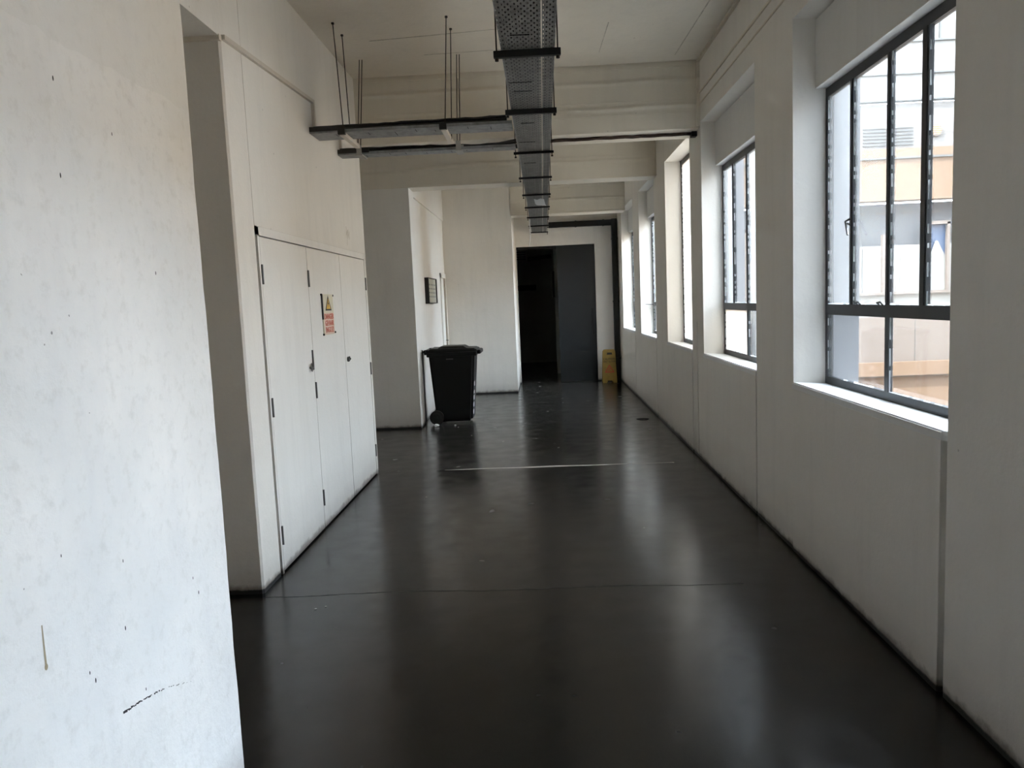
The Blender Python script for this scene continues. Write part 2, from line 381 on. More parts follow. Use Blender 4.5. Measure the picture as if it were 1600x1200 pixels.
def win(name, seed, panel=True, kinds=None, stay=False):
    a, c = WIN[name]; rnd = random.Random(seed); w = empty(name, (GX, (a+c)/2, SILL), **ST)
    f = 0.038; top = 2.915 if panel else HEAD
    z0 = SILL - 0.02
    def P(n, mb, mat, **k): o = mb.build(n, mat, **k); rel(w, o); return o
    mb = MB()
    mb.box(GX, GX+0.03, c-f, c, z0, top).box(GX, GX+0.03, a, a+f, z0, top).box(GX, GX+0.03, a+f, c-f, z0, z0+0.050).box(GX, GX+0.03, a+f, c-f, top-0.055, top)
    P('frame', mb, M['frame'])
    # sill: plaster slope with a rounded nose
    s = MB(); an = a + (0.035 if name == 'window_1' else 0.0)
    s.hexa([(R-0.008, an, SILL-0.045), (ROUT, an, SILL-0.045), (ROUT, c, SILL-0.045), (R-0.008, c, SILL-0.045),
            (R-0.008, an, SILL-0.004), (ROUT, an, SILL-0.03), (ROUT, c, SILL-0.03), (R-0.008, c, SILL-0.004)])
    bmesh.ops.bevel(s.bm, geom=[e for e in s.bm.edges if all(v.co.x < R and v.co.z > SILL-0.01 for v in e.verts)], offset=0.008, segments=2, affect='EDGES')
    P('sill', s, M['sill'])
    if name == 'window_1':
        P('sill_end', MB().hexa([(R+0.02, a, SILL-0.045), (ROUT, a, SILL-0.045), (ROUT, an, SILL-0.045), (R-0.006, an, SILL-0.045),
            (R+0.02, a, SILL-0.006), (ROUT, a, SILL-0.03), (ROUT, an, SILL-0.03), (R-0.006, an, SILL-0.006)]), M['sill'])
    if panel:
        P('head_panel', MB().box(R+0.135, GX+0.06, a+0.002, c-0.004, 2.918, HEAD-0.012, 0.003), M['panel'])
        tz0, tz1 = 1.535, 1.600
        P('transom', MB().box(GX-0.006, GX+0.04, a+f, c-f, tz0, tz1), M['frame'])
        ms = [(c-0.403, 0.046), (c-0.868, 0.044), (c-1.235, 0.062)] + ([(c-1.60, 0.044)] if c-a > 1.7 else [])
        for (my, mw) in ms:
            P('mullion', MB().box(GX-0.003, GX+0.020, my-mw/2, my+mw/2, tz1, top-0.055).box(GX-0.007, GX-0.003, my-mw/2+0.012, my-mw/2+0.018, tz1, top-0.055), M['frame'])
        low = c-0.868
        P('mullion', MB().box(GX-0.003, GX+0.020, low-0.022, low+0.022, z0+0.05, tz0), M['frame'])
        ys = [c-f] + [q for q, _ in ms] + [a+f]; hw = [0] + [q/2 for _, q in ms] + [0]
        panes = [(ys[i+1]+hw[i+1], ys[i]-hw[i], tz1, top-0.055, 'u%d' % i) for i in range(len(ys)-1)]
        panes += [(low+0.022, c-f, z0+0.05, tz0, 'l0'), (a+f, low-0.022, z0+0.05, tz0, 'l1')]
    else:
        panes = [(a+f, c-f, z0+0.05, top-0.055, 'u0')]; top = HEAD
    for (p0, p1, q0, q1, key) in panes:
        mt = M[(kinds or {}).get(key, 'glass')]
        o = P('pane', MB().box(GX+0.008, GX+0.012, p0, p1, q0, q1), mt)
        # ragged putty line along the far side and foot of each pane
        pt = MB(); k = max(6, int((q1-q0)/0.022)); prev = 0.006
        for i in range(k):
            if rnd.random() < 0.45: continue
            h0 = q0 + (q1-q0)*i/k; h1 = q0 + (q1-q0)*(i+1)/k; wd = rnd.uniform(0.001, 0.006)
            pt.box(GX+0.002, GX+0.008, p1-wd, p1, h0, h1)
        k = max(4, int((p1-p0)/0.05))
        for i in range(k):
            if rnd.random() < 0.5: continue
            pt.box(GX+0.002, GX+0.008, p0+(p1-p0)*i/k, p0+(p1-p0)*(i+1)/k, q0, q0+rnd.uniform(0.002, 0.009))
        e = pt.build('putty', M['putty_line']); rel(o, e); e.location = (0, 0, 0); e.matrix_parent_inverse = Matrix.Identity(4)
    if stay:
        q = c-0.403
        if name == 'window_1':
            hb = MB().tube([(GX-0.004, q+0.012, 2.09), (GX-0.03, q+0.015, 2.075), (GX-0.035, q-0.02, 2.03), (GX-0.04, q-0.045, 1.995)], 0.006)
            hb.tube([(GX-0.004, q+0.01, 2.055), (GX-0.035, q-0.03, 2.06)], 0.005)
            P('window_catch', hb, M['chrome'])
            for yy in (c-0.50, c-0.78):
                P('stay_peg', MB().tube([(GX-0.002, yy, 1.598), (GX-0.016, yy, 1.612), (GX-0.020, yy-0.05, 1.615), (GX-0.016, yy-0.07, 1.600)], 0.005), M['frame'])
        else:
            P('window_stay', MB().tube([(GX, c-0.30, 1.56), (GX-0.14, c-0.12, 1.565), (GX-0.16, c-0.10, 1.60)], 0.006).tube([(GX-0.14, c-0.12, 1.565), (GX-0.17, c-0.14, 1.555)], 0.006), M['chrome'])
    return w
win('window_1', 1, kinds={'u0': 'dusty', 'u1': 'hazy', 'u2': 'hazy'}, stay=True)
win('window_2', 2, kinds={'u0': 'dusty', 'l0': 'frost', 'u2': 'dusty'})
win('window_3', 3, panel=False, kinds={'u0': 'frost'})
win('window_4', 4, kinds={'u0': 'dusty'}, stay=True)
win('window_5', 5)
win('window_6', 6)

# ------------------------------------------------------------ left side: near pier, passage, cupboard wall
def rough_pier(name, x0, x1, y0, y1, z0, z1, mat, edge_amp, seed, edge='y1'):
    rnd = random.Random(seed); bm = bmesh.new(); n = 46
    rings = []; off = 0
    for i in range(n+1):
        z = z0 + (z1-z0)*i/n; off = off*0.6 + rnd.uniform(-1, 1)*edge_amp
        e0 = (x1-0.012, y1+off); e1 = (x1, y1-0.014+off)
        if edge == 'y0': pts = [(x0, y0), (x1-0.012, y0+off), (x1, y0+0.014+off), (x1, y1), (x0, y1)]
        else: pts = [(x0, y0), (x1, y0), e1, e0, (x0, y1)]
        rings.append([bm.verts.new((p[0], p[1], z)) for p in pts])
    for a, c in zip(rings, rings[1:]):
        for k in range(5): bm.faces.new((a[k], a[(k+1) % 5], c[(k+1) % 5], c[k]))
    bm.faces.new(rings[0][::-1]); bm.faces.new(rings[-1])
    mb = MB(); mb.bm.free(); mb.bm = bm
    return mb.build(name, mat, **ST)
pier = rough_pier('wall_left', -1.95, -1.15, -3.2, 2.605, 0, CEIL, M['pier'], 0.0035, 3)
# marks on the pier's face
b = MB(); rnd = random.Random(5); P0 = Vector((-1.1494, 1.885, 0.655)); P1 = Vector((-1.1494, 2.262, 0.545)); n = 60
for i in range(n):
    t = i/n
    if rnd.random() < t*0.75: continue
    c = P0.lerp(P1, t) + Vector((0, 0, 0.016*math.sin(math.pi*t) + rnd.uniform(-0.0015, 0.0015))); d = (P1-P0)/n*0.62; w = 0.0028*(1.1-t)*rnd.uniform(.6, 1.3)
    b.poly([c-d+Vector((0, 0, -w)), c+d+Vector((0, 0, -w)), c+d+Vector((0, 0, w)), c-d+Vector((0, 0, w))])
rel(pier, b.build('scuff_mark', M['scuff'], label='long black scribbled scuff mark'))
b = MB()
b.poly([(-1.1494, 1.606, 1.02), (-1.1494, 1.610, 1.02), (-1.1494, 1.611, 0.925), (-1.1494, 1.604, 0.925)])
b.poly([(-1.1493, 1.6075+0.006*math.cos(a), 0.922+0.008*math.sin(a)) for a in [k*math.pi/5 for k in range(10)]])
rel(pier, b.build('drip_mark', M['drip'], label='brown drip stain'))
b = MB()
for (y, z, s) in ((1.78, 0.80, .004), (1.76, 0.83, .003), (1.70, 1.15, .0025), (2.0, .66, .003), (2.27, 1.83, .0035), (1.95, 1.05, .003), (1.93, 0.87, .004), (2.36, .80, .004), (2.33, .86, .003), (2.1, 2.20, .003), (1.86, 2.28, 0.004), (1.85, 2.05, 0.004)):
    b.poly([(-1.1493, y + s*math.cos(a)*.7, z + s*math.sin(a)*1.7) for a in [k*math.pi/4 for k in range(8)]])
rel(pier, b.build('spot', M['scuff'], kind='stuff'))

# cupboard block: wall with an opening for the three doors
CT, C0, C1 = 2.234, 4.705, 7.66
wl_ = rough_pier('wall_left.001', -2.35, L, 4.403, C0-0.001, 0, 3.248, M['wall'], 0.0020, 9, edge='y0')
b = MB()
b.box(-2.35, L, C0+0.006, 7.70, CT, CEIL)            # above the doors
b.box(-2.35, L-0.012, C0-0.002, C0+0.007, CT, CEIL)  # recessed joint that runs up to the ceiling
b.box(-2.35, L, C1, 7.70, 0, CT)
b.box(-2.35, -2.30, C0, C1, 0, CT)
b.build('wall_left.002', M['wall'], **ST)
box('wall_left.003', M['wall'], -2.35, L, 2.605, C0-0.001, 3.248, CEIL, **ST)     # header over the near passage
box('wall_left.004', M['wall'], -2.35, -1.15, 2.55, 2.60, 3.248, CEIL, **ST) if False else None
# passages off to the left
box('wall_left.005', M['wall'], -4.6, -2.35, 4.403, 4.60, 0, CEIL, **ST)
box('wall_left.006', M['wall'], -4.6, -1.95, 2.30, 2.50, 0, CEIL, **ST)
box('wall_left.007', M['wall'], -4.7, -4.5, 2.5, 10.41, 0, CEIL, **ST)
box('wall_left.008', M['wall'], -4.5, -2.35, 7.50, 7.70, 0, CEIL, **ST)

# painted conduit climbing over the cupboard wall
b = MB()
b.hexa([(L, 4.42, 3.235), (L+0.022, 4.42, 3.235), (L+0.022, 6.145, 3.315), (L, 6.145, 3.315), (L, 4.42, 3.262), (L+0.022, 4.42, 3.262), (L+0.022, 6.145, 3.342), (L, 6.145, 3.342)])
b.box(L, L+0.022, 6.125, 6.160, 3.12, 3.342)
o = b.build('wall_conduit', M['conduit'], label='slim painted conduit running along the upper left wall above the cupboards', category='conduit')
o2 = MB().box(L, L+0.022, 6.93, 6.955, 3.10, 3.20).build('conduit_stub', M['conduit'], label='short upright painted conduit at the wall end of the farther side tray', category='conduit')
box('trim_3', M['wall_upper'], -2.30, L+0.005, 4.38, 4.415, 3.225, 3.255, **ST)

# ------------------------------------------------------------ cupboard with three doors
cb = empty('cupboard', (L-0.02, 6.2, 0), label='white built-in service cupboard with three tall flush doors in the left wall', category='cupboard')
DT = 2.170
b = MB(); fx0, fx1 = L-0.05, L+0.004
b.box(fx0, fx1, C0+0.030, C0+0.058, 0, CT-0.004).box(fx0, fx1, 7.615, C1-0.004, 0, CT-0.004).box(fx0, fx1, C0+0.030, C1-0.002, DT+0.008, CT-0.002)
rel(cb, b.build('frame', M['door_white']))
rel(cb, box('shadow_gap', M['crack'], L-0.12, L-0.055, C0, C1, 0.0, CT))
doors = [(C0+0.068, 5.722, 'a'), (5.731, 6.664, 'b'), (6.674, 7.608, 'c')]
def hinge(parent, y, z, x=L+0.004):
    h = MB().tube([(x+0.003, y, z-0.062), (x+0.003, y, z+0.062)], 0.0075, 8)
    h.box(x-0.001, x+0.002, y-0.011, y+0.011, z-0.058, z+0.058)
    o = h.build('hinge', M['hinge']); rel(parent, o); o.location = (0, 0, 0); return o
for (a, c, k) in doors:
    d = MB().box(L-0.03, L+0.002, a, c, 0.012, DT, 0.002).build('door', M['door_white']); rel(cb, d)
    hy = {'a': a-0.003, 'b': a-0.004, 'c': c+0.003}[k]
    for z in (1.935, 1.09, 0.25): hinge(d, hy, z)
    if k == 'a':
        h = MB().tube([(L+0.004 + 0.014, 5.62 + 0.020*math.cos(t), 1.275 + 0.028*math.sin(t)) for t in [i*math.pi/6 for i in range(13)]], 0.006, 6)
        h.tube([(L, 5.62, 1.275), (L+0.022, 5.62, 1.275)], 0.011, 10)
        o = h.build('handle', M['chrome']); rel(d, o); o.location = (0, 0, 0)
        o = MB().box(L+0.002, L+0.012, 5.686, 5.702, 1.25, 1.40, 0.002).build('latch_bar', M['hinge']); rel(d, o); o.location = (0, 0, 0)
    if k == 'c':
        h = MB().tube([(L, 6.735, 1.25), (L+0.018, 6.735, 1.25)], 0.022, 12).tube([(L+0.018, 6.735, 1.235), (L+0.030, 6.735, 1.25), (L+0.018, 6.735, 1.275)], 0.006, 6)
        o = h.build('handle', M['hinge']); rel(d, o); o.location = (0, 0, 0)
# scratched patch above the doors
b = MB(); rnd = random.Random(12)
for i in range(16):
    y = 7.02 + rnd.gauss(0, 0.035); z = 2.36 + rnd.gauss(0, 0.05); h = rnd.uniform(.01, .045)
    b.poly([(L+0.0006, y, z-h), (L+0.0006, y+0.004, z-h), (L+0.0006, y+0.006+rnd.uniform(-.01, .01), z+h), (L+0.0006, y+0.001, z+h)])
rel(bpy.data.objects['wall_left.002'], b.build('scratch', M['drip'], kind='stuff'))

# warning sign on the middle door
sg = empty('warning_sign', (L+0.006, 6.185, 1.655), label='narrow danger sign with yellow triangle and red lettering on middle cupboard door', category='sign')
SX = L+0.010
rel(sg, box('sign_board', M['signwhite'], L+0.0025, SX, 6.035, 6.345, 1.495, 1.822))
rel(sg, box('edge_strip', M['print'], L+0.003, SX+0.001, 6.026, 6.052, 1.62, 1.822, label='black edge of the sign'))
rel(sg, box('text_panel', M['signlow'], SX-0.0005, SX+0.0006, 6.055, 6.340, 1.500, 1.672))
rel(sg, MB().poly([(SX+0.001, 6.105, 1.690), (SX+0.001, 6.285, 1.690), (SX+0.001, 6.195, 1.812)], (0.0006, 0, 0)).build('triangle_border', M['print']))
rel(sg, MB().poly([(SX+0.002, 6.135, 1.703), (SX+0.002, 6.255, 1.703), (SX+0.002, 6.195, 1.790)], (0.0006, 0, 0)).build('triangle', M['amber']))
rel(sg, MB().poly([(SX+0.003, 6.200, 1.775), (SX+0.003, 6.178, 1.742), (SX+0.003, 6.194, 1.742), (SX+0.003, 6.184, 1.712), (SX+0.003, 6.214, 1.752), (SX+0.003, 6.198, 1.752)], (0.0004, 0, 0)).build('flash_symbol', M['print']))
def TM(y, z): return Matrix.Translation((SX+0.0016, y, z)) @ Matrix(((0, 0, 1, 0), (1, 0, 0, 0), (0, 1, 0, 0), (0, 0, 0, 1)))
for s, z in (('DANGER', 1.640), ('GEVAAR', 1.587), ('INGOZI', 1.533)): text('lettering', s, M['red2'], 0.062, sg, TM(6.198, z), 1.05)
for (yy, zz) in ((6.022, 1.818), (6.352, 1.812), (6.028, 1.500), (6.365, 1.508)):
    rel(sg, MB().tube([(L+0.0025, yy, zz), (L+0.014, yy, zz)], 0.008, 8).build('screw', M['print']))

# ------------------------------------------------------------ beams, columns, far walls
BZ = 3.275
box('wall_left.009', M['wall'], -4.6, -1.712, 10.41, 10.80, 0, BZ, bevel=0.004, **ST)   # column wall that carries the second beam
def beam(name, y0, y1, z, x0=-4.5):
    return MB().box(x0, R+0.0, y0, y1, z, CEIL+0.01, 0.008).build(name, M['wall_upper'], **ST)
beam('trim_4', 7.64, 8.13, 3.285); beam('trim_5', 10.408, 10.78, BZ, -4.5); beam('trim_6', 14.16, 14.55, 3.255, -0.50)
for y in (7.64, 10.40):
    box('board_line', M['wall_upper'], -1.7, R, y-0.006, y+0.002, 3.56, 3.568, bpy.data.objects['trim_4' if y < 8 else 'trim_5'])
box('board_line', M['wall_upper'], -1.7, R, 7.632, 7.642, CEIL-0.05, CEIL-0.02, bpy.data.objects['trim_4'])
box('board_line', M['wall_upper'], -1.7, R, 7.634, 7.642, 3.44, 3.452, bpy.data.objects['trim_4'])
# wall with the notice frame, ledge line above it
box('wall_left.010', M['wall'], -2.3, -1.745, 10.80, 14.16, 0, CEIL, **ST)
box('trim_7', M['wall'], -1.75, -1.725, 10.80, 14.16, 3.215, CEIL, **ST)
box('wall_left.011', M['wall'], -2.3, -0.472, 14.16, 15.66, 0, CEIL, bevel=0.006, **ST)
# end wall round the black door
DX0, DX1, DZ = -0.472, 1.136, 2.79
b = MB(); b.box(DX1, ROUT, 15.66, 15.92, 0, CEIL).box(-2.3, DX1, 15.66, 15.92, DZ, CEIL).box(-2.3, DX0+0.02, 15.66, 15.92, 0, DZ)
b.build('wall_back', M['wall'], **ST)
box('wall_front', M['wall'], -6, 2, -3.4, -3.2, 0, CEIL, **ST)
# sliding black door, half open
d1 = empty('door_1', ((0.368+DX1)/2, 15.80, 0), **ST)
rel(d1, MB().box(0.368, DX1-0.004, 15.69, 15.735, 0.01, DZ-0.005, 0.003).build('door_leaf', M['slide_door']))
rel(d1, MB().box(1.045, 1.085, 15.655, 15.692, 0.965, 1.50, 0.004).build('handle', M['black'], label='long black pull handle'))
rel(d1, MB().box(0.62, 0.98, 15.687, 15.691, 0.06, 0.62, 0.001).build('kick_plate', M['slide_door']))
rel(d1, box('top_rail', M['black'], DX0, DX1, 15.74, 15.80, DZ-0.05, DZ))
# dark room beyond
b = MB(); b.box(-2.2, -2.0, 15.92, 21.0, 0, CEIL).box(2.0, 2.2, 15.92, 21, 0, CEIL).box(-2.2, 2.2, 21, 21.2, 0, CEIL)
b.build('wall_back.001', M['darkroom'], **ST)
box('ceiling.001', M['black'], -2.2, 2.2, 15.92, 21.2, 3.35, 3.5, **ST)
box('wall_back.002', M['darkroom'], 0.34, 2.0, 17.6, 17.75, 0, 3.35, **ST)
# things in the dark room
g = empty('air_conditioner', (-0.52, 20.6, 2.9), label='grey air conditioner grille high in the dark room beyond the door', category='air conditioner')
rel(g, MB().box(-0.72, -0.30, 20.5, 20.9, 2.74, 3.05, 0.01).build('casing', M['bracket']))
for i in range(4): rel(g, box('louvre', M['print'], -0.70, -0.34, 20.485, 20.50, 2.79+i*0.06, 2.82+i*0.06))
MB().tube([(-0.3, 20.3, 2.80), (0.33, 20.3, 2.84)], 0.05, 10).build('duct_pipe', M['black'], label='dark pipe under the ceiling of the dark room', category='pipe')
MB().box(-0.62, -0.10, 20.86, 20.995, 1.98, 2.12, 0.01).build('wall_shelf', M['black'], label='dark shelf on the back wall of the dark room', category='shelf')
MB().box(0.29, 0.338, 17.5, 17.8, 1.75, 2.35, 0.01).build('wall_box', M['black'], label='black box on the wall edge just left of the black sliding door', category='box')

# black square duct round the end of the corridor
dp = empty('black_duct', (1.54, 15.6, 0), label='black square duct running down the far corner and across over the door', category='duct')
rel(dp, MB().box(1.478, 1.585, 15.52, 15.655, 0.0, 3.26, 0.006).build('upright', M['black']))
rel(dp, MB().box(0.22, 1.478, 15.54, 15.655, 3.135, 3.245, 0.006).build('cross_run', M['black']))
for x in (0.75, 1.30): rel(dp, MB().box(x, x+0.03, 15.532, 15.655, 3.128, 3.252).build('joint_collar', M['black']))
for z in (2.85, 1.6, 0.45): rel(dp, MB().box(1.470, 1.592, 15.512, 15.655, z, z+0.03).build('joint_collar', M['black']))

# ------------------------------------------------------------ notice frame and side door on the far left wall
WX = -1.745
pf = empty('notice_frame', (WX, 12.05, 1.92), label='black framed notice with rows of small marks on the far left wall', category='picture frame')
b = MB(); y0, y1, z0, z1, t = 11.62, 12.56, 1.722, 2.118, 0.035
b.box(WX, WX+0.062, y0, y1, z0, z0+t*.4).box(WX, WX+0.062, y0, y1, z1-t*.4, z1).box(WX, WX+0.062, y0, y0+t, z0, z1).box(WX, WX+0.062, y1-t, y1, z0, z1)
rel(pf, b.build('frame', M['print'])); rel(pf, box('sheet', M['paper'], WX+0.03, WX+0.045, y0+t, y1-t, z0+t*.4, z1-t*.4))
b = MB()
for r in range(4):
    for q in range(4):
        yy = y0+0.16+q*0.19; zz = z1-0.115-r*0.062
        b.box(WX+0.045, WX+0.047, yy, yy+0.09, zz, zz+0.022)
rel(pf, b.build('printed_marks', M['paperink'], kind='stuff'))
d2 = empty('door_2', (WX, 13.8, 0), **ST)
b = MB(); b.box(WX-.01, WX+0.025, 13.42, 13.50, 0, 2.25, .003).box(WX-.01, WX+0.025, 14.02, 14.10, 0, 2.25, .003).box(WX-.01, WX+0.025, 13.42, 14.10, 2.17, 2.25, .003)
rel(d2, b.build('door_frame', M['door_white']))
rel(d2, box('door_leaf', M['door_white'], WX-0.01, WX+0.006, 13.50, 13.88, 0.01, 2.165)); rel(d2, box('door_gap', M['wood'], WX-0.01, WX+0.003, 13.88, 14.02, 0.01, 2.17, label='dark gap beside the ajar door'))
rel(d2, MB().tube([(WX, 13.84, 1.05), (WX+0.05, 13.84, 1.05), (WX+0.05, 13.76, 1.05)], 0.009, 6).build('handle', M['chrome']))

# ------------------------------------------------------------ wheelie bin
BY0, BY1 = 10.67, 11.22
wb = empty('wheelie_bin', (-1.28, 11.0, 0), label='black two-wheeled wheelie bin with closed lid standing against the left wall', category='bin')
K = 10.67/10.70
def bx(x): return x*K
b = MB()
zt = 1.0
b.hexa([(bx(-1.545), BY0+0.05, 0.03), (bx(-1.03), BY0+0.05, 0.03), (bx(-1.03), BY1-0.05, 0.03), (bx(-1.545), BY1-0.05, 0.03),
        (bx(-1.612), BY0+0.01, zt), (bx(-0.955), BY0+0.01, zt), (bx(-0.955), BY1-0.01, zt), (bx(-1.612), BY1-0.01, zt)])
bmesh.ops.bevel(b.bm, geom=b.bm.edges[:], offset=0.035, segments=3, affect='EDGES')
rel(wb, b.build('body', M['bin'], smooth=False))
rel(wb, MB().box(bx(-1.635), bx(-0.925), BY0-0.01, BY1+0.01, 0.965, 1.025, 0.012).build('rim', M['bin']))
b = MB()
b.hexa([(bx(-1.64), BY0-0.015, 1.028), (bx(-0.905), BY0-0.015, 1.028), (bx(-0.905), BY1+0.015, 1.028), (bx(-1.64), BY1+0.015, 1.028),
        (bx(-1.60), BY0+0.02, 1.082), (bx(-0.945), BY0+0.02, 1.072), (bx(-0.945), BY1-0.02, 1.072), (bx(-1.60), BY1-0.02, 1.082)])
bmesh.ops.bevel(b.bm, geom=b.bm.edges[:], offset=0.014, segments=2, affect='EDGES')
lid = b.build('lid', M['bin']); rel(wb, lid)
b = MB(); b.hexa([(bx(-1.50), BY0+0.06, 1.07), (bx(-1.06), BY0+0.06, 1.07), (bx(-1.06), BY1-0.06, 1.07), (bx(-1.50), BY1-0.06, 1.07),
        (bx(-1.44), BY0+0.10, 1.108), (bx(-1.12), BY0+0.10, 1.105), (bx(-1.12), BY1-0.10, 1.105), (bx(-1.44), BY1-0.10, 1.108)])
o = b.build('lid_dome', M['bin']); rel(lid, o); o.location = (0, 0, 0)
b = MB().box(bx(-0.925), bx(-0.868), BY0+0.05, BY1-0.05, 0.985, 1.045, 0.018); o = b.build('lid_grip', M['bin']); rel(lid, o); o.location = (0, 0, 0)
b = MB().tube([(bx(-1.660), BY0-0.02, 1.045), (bx(-1.660), BY1+0.02, 1.045)], 0.020, 10)
for yy in (BY0+0.0, BY1-0.06): b.box(bx(-1.67), bx(-1.60), yy, yy+0.06, 1.0, 1.07, 0.008)
rel(wb, b.build('handle', M['bin']))
for yy in (BY0-0.005, BY1-0.045):
    b = MB(); n = 22; cx, cz, rr = bx(-1.535), 0.102, 0.100
    b.tube([(cx, yy, cz), (cx, yy+0.05, cz)], rr, 26); w = b.build('wheel', M['tyre']); rel(wb, w)
    b = MB().tube([(cx, yy-0.006, cz), (cx, yy+0.056, cz)], 0.060, 18).tube([(cx, yy-0.012, cz), (cx, yy+0.06, cz)], 0.018, 10)
    o = b.build('hub', M['bin']); rel(w, o); o.location = (0, 0, 0)
rel(wb, MB().tube([(bx(-1.535), BY0, 0.102), (bx(-1.535), BY1, 0.102)], 0.012, 8).build('axle', M['hinge']))
rel(wb, MB().box(bx(-1.36), bx(-1.26), BY0-0.004, BY0+0.004, 0.925, 0.937).build('moulded_badge', M['hinge']))
# row of white painted marks down the front (it faces the corridor)
b = MB(); rnd = random.Random(2)
for i, z in enumerate((0.56, 0.44, 0.36, 0.26, 0.155)):
    fx = bx(-1.03 + (z-0.03)/0.97*0.075) + 0.001
    h = 0.030 if i != 1 else 0.022
    b.poly([(fx, BY0+0.09, z-h), (fx, BY0+0.20, z-h*1.1), (fx, BY0+0.23, z), (fx+0.002, BY0+0.20, z+h*1.1), (fx+0.002, BY0+0.09, z+h), (fx, BY0+0.07, z)], (0.003, 0, 0))
rel(wb, b.build('painted_mark', M['mark'], kind='stuff'))
MB().box(-1.742, -1.712, 10.84, 10.885, 0.0, 1.06, 0.004).build('corner_guard', M['print'], label='black upright strip on the wall behind the wheelie bin', category='strip')  # plain black upright strip set on the wall

def crumple(name, x, y, r, seed, label):
    rnd = random.Random(seed); bm = bmesh.new(); bmesh.ops.create_icosphere(bm, subdivisions=2, radius=r)
    for v in bm.verts:
        v.co = Vector((v.co.x*1.5, v.co.y*1.1, v.co.z*0.8))*rnd.uniform(0.65, 1.15)
    mz = min(v.co.z for v in bm.verts)
    for v in bm.verts: v.co.z -= mz
    mb = MB(); mb.bm.free(); mb.bm = bm; o = mb.build(name, M['tissue'], label=label, category='litter'); o.location = (x, y, 0.001); return o
crumple('crumpled_tissue', -1.515, 10.50, 0.026, 1, 'crumpled white tissue on the floor at the wheel of the bin')
crumple('paper_scrap', -1.26, 10.55, 0.010, 4, 'tiny white paper scrap on the floor in front of the bin')

# ------------------------------------------------------------ wet floor sign
ws = empty('wet_floor_sign', (1.34, 15.36, 0), label='yellow folding wet floor sign with red triangle by the far black door', category='sign')
def sign_leaf(sgn):
    b = MB(); yb = 15.36 + sgn*0.13; th = 0.014*sgn
    def pt(x, z): return (x, yb + (15.36 + sgn*0.012 - yb)*(z/0.66), z)
    ol = [(1.195, 0.0), (1.275, 0.0), (1.295, 0.045), (1.385, 0.045), (1.405, 0.0), (1.475, 0.0), (1.462, 0.63), (1.44, 0.66), (1.235, 0.66), (1.212, 0.63)]
    b.poly([pt(x, z) for x, z in ol], (0, th, 0)); return b, pt
b, pt = sign_leaf(-1); rel(ws, b.build('front_leaf', M['yellow']))
b2, _ = sign_leaf(1); rel(ws, b2.build('rear_leaf', M['yellow']))
rel(ws, MB().tube([(1.25, 15.36, 0.652), (1.43, 15.36, 0.652)], 0.014, 8).build('hinge_bar', M['yellow']))
def off(p): return (p[0], p[1]-0.0155, p[2])
rel(ws, MB().poly([off(pt(x, z)) for x, z in ((1.235, 0.205), (1.432, 0.205), (1.333, 0.365))], (0, -0.001, 0)).build('triangle', M['red']))
rel(ws, MB().poly([(p[0], p[1]-0.0015, p[2]) for p in [off(pt(x, z)) for x, z in ((1.270, 0.225), (1.397, 0.225), (1.333, 0.33))]], (0, -0.001, 0)).build('triangle_field', M['yellow']))
b = MB()
for (xa, za, xb_, zb) in ((1.335, 0.30, 1.325, 0.262), (1.325, 0.262, 1.305, 0.235), (1.325, 0.262, 1.352, 0.24), (1.333, 0.29, 1.362, 0.272), (1.333, 0.29, 1.312, 0.275)):
    p, q = off(pt(xa, za)), off(pt(xb_, zb)); b.tube([(p[0], p[1]-0.003, p[2]), (q[0], q[1]-0.003, q[2])], 0.005, 5)
rel(ws, b.build('slipping_figure', M['red']))
tilt = Matrix.Rotation(math.radians(90) - math.atan2(0.118, 0.66), 4, 'X')
for s, z, sz in (('CAUTION', 0.470, 0.058), ('WET FLOOR', 0.420, 0.048)):
    p = off(pt(1.335, z)); text('lettering', s, M['print'], sz, ws, Matrix.Translation((p[0], p[1]-0.001, p[2])) @ tilt, 0.9)
rel(ws, MB().poly([off(pt(x, z)) for x, z in ((1.29, .56), (1.40, .56), (1.39, .60), (1.30, .60))], (0, -.001, 0)).build('grip_slot', M['print']))

# ------------------------------------------------------------ perforated cable tray along the ceiling
TZ = 3.05
def drift(y): return -0.028 + (y-3.0)*0.0042
tray = empty('cable_tray', (0, 9, TZ), label='long perforated galvanised cable tray hung along the middle of the ceiling', category='cable tray')
ya, yb = -3.1, 15.60
def strip(mb, x0, x1, z0, z1, n=20):
    for i in range(n):
        a = ya+(yb-ya)*i/n; c = ya+(yb-ya)*(i+1)/n; da, dc = drift(a), drift(c)
        mb.hexa([(x0+da, a, z0), (x1+da, a, z0), (x1+dc, c, z0), (x0+dc, c, z0), (x0+da, a, z1), (x1+da, a, z1), (x1+dc, c, z1), (x0+dc, c, z1)])
def sheet(mb, x0, x1, z, n=20):
    for i in range(n):
        a = ya+(yb-ya)*i/n; c = ya+(yb-ya)*(i+1)/n; da, dc = drift(a), drift(c)
        mb.poly([(x0+da, a, z), (x1+da, a, z), (x1+dc, c, z), (x0+dc, c, z)])
b = MB(); sheet(b, -0.135, 0.075, TZ); rel(tray, b.build('perforated_base', M['perf']))
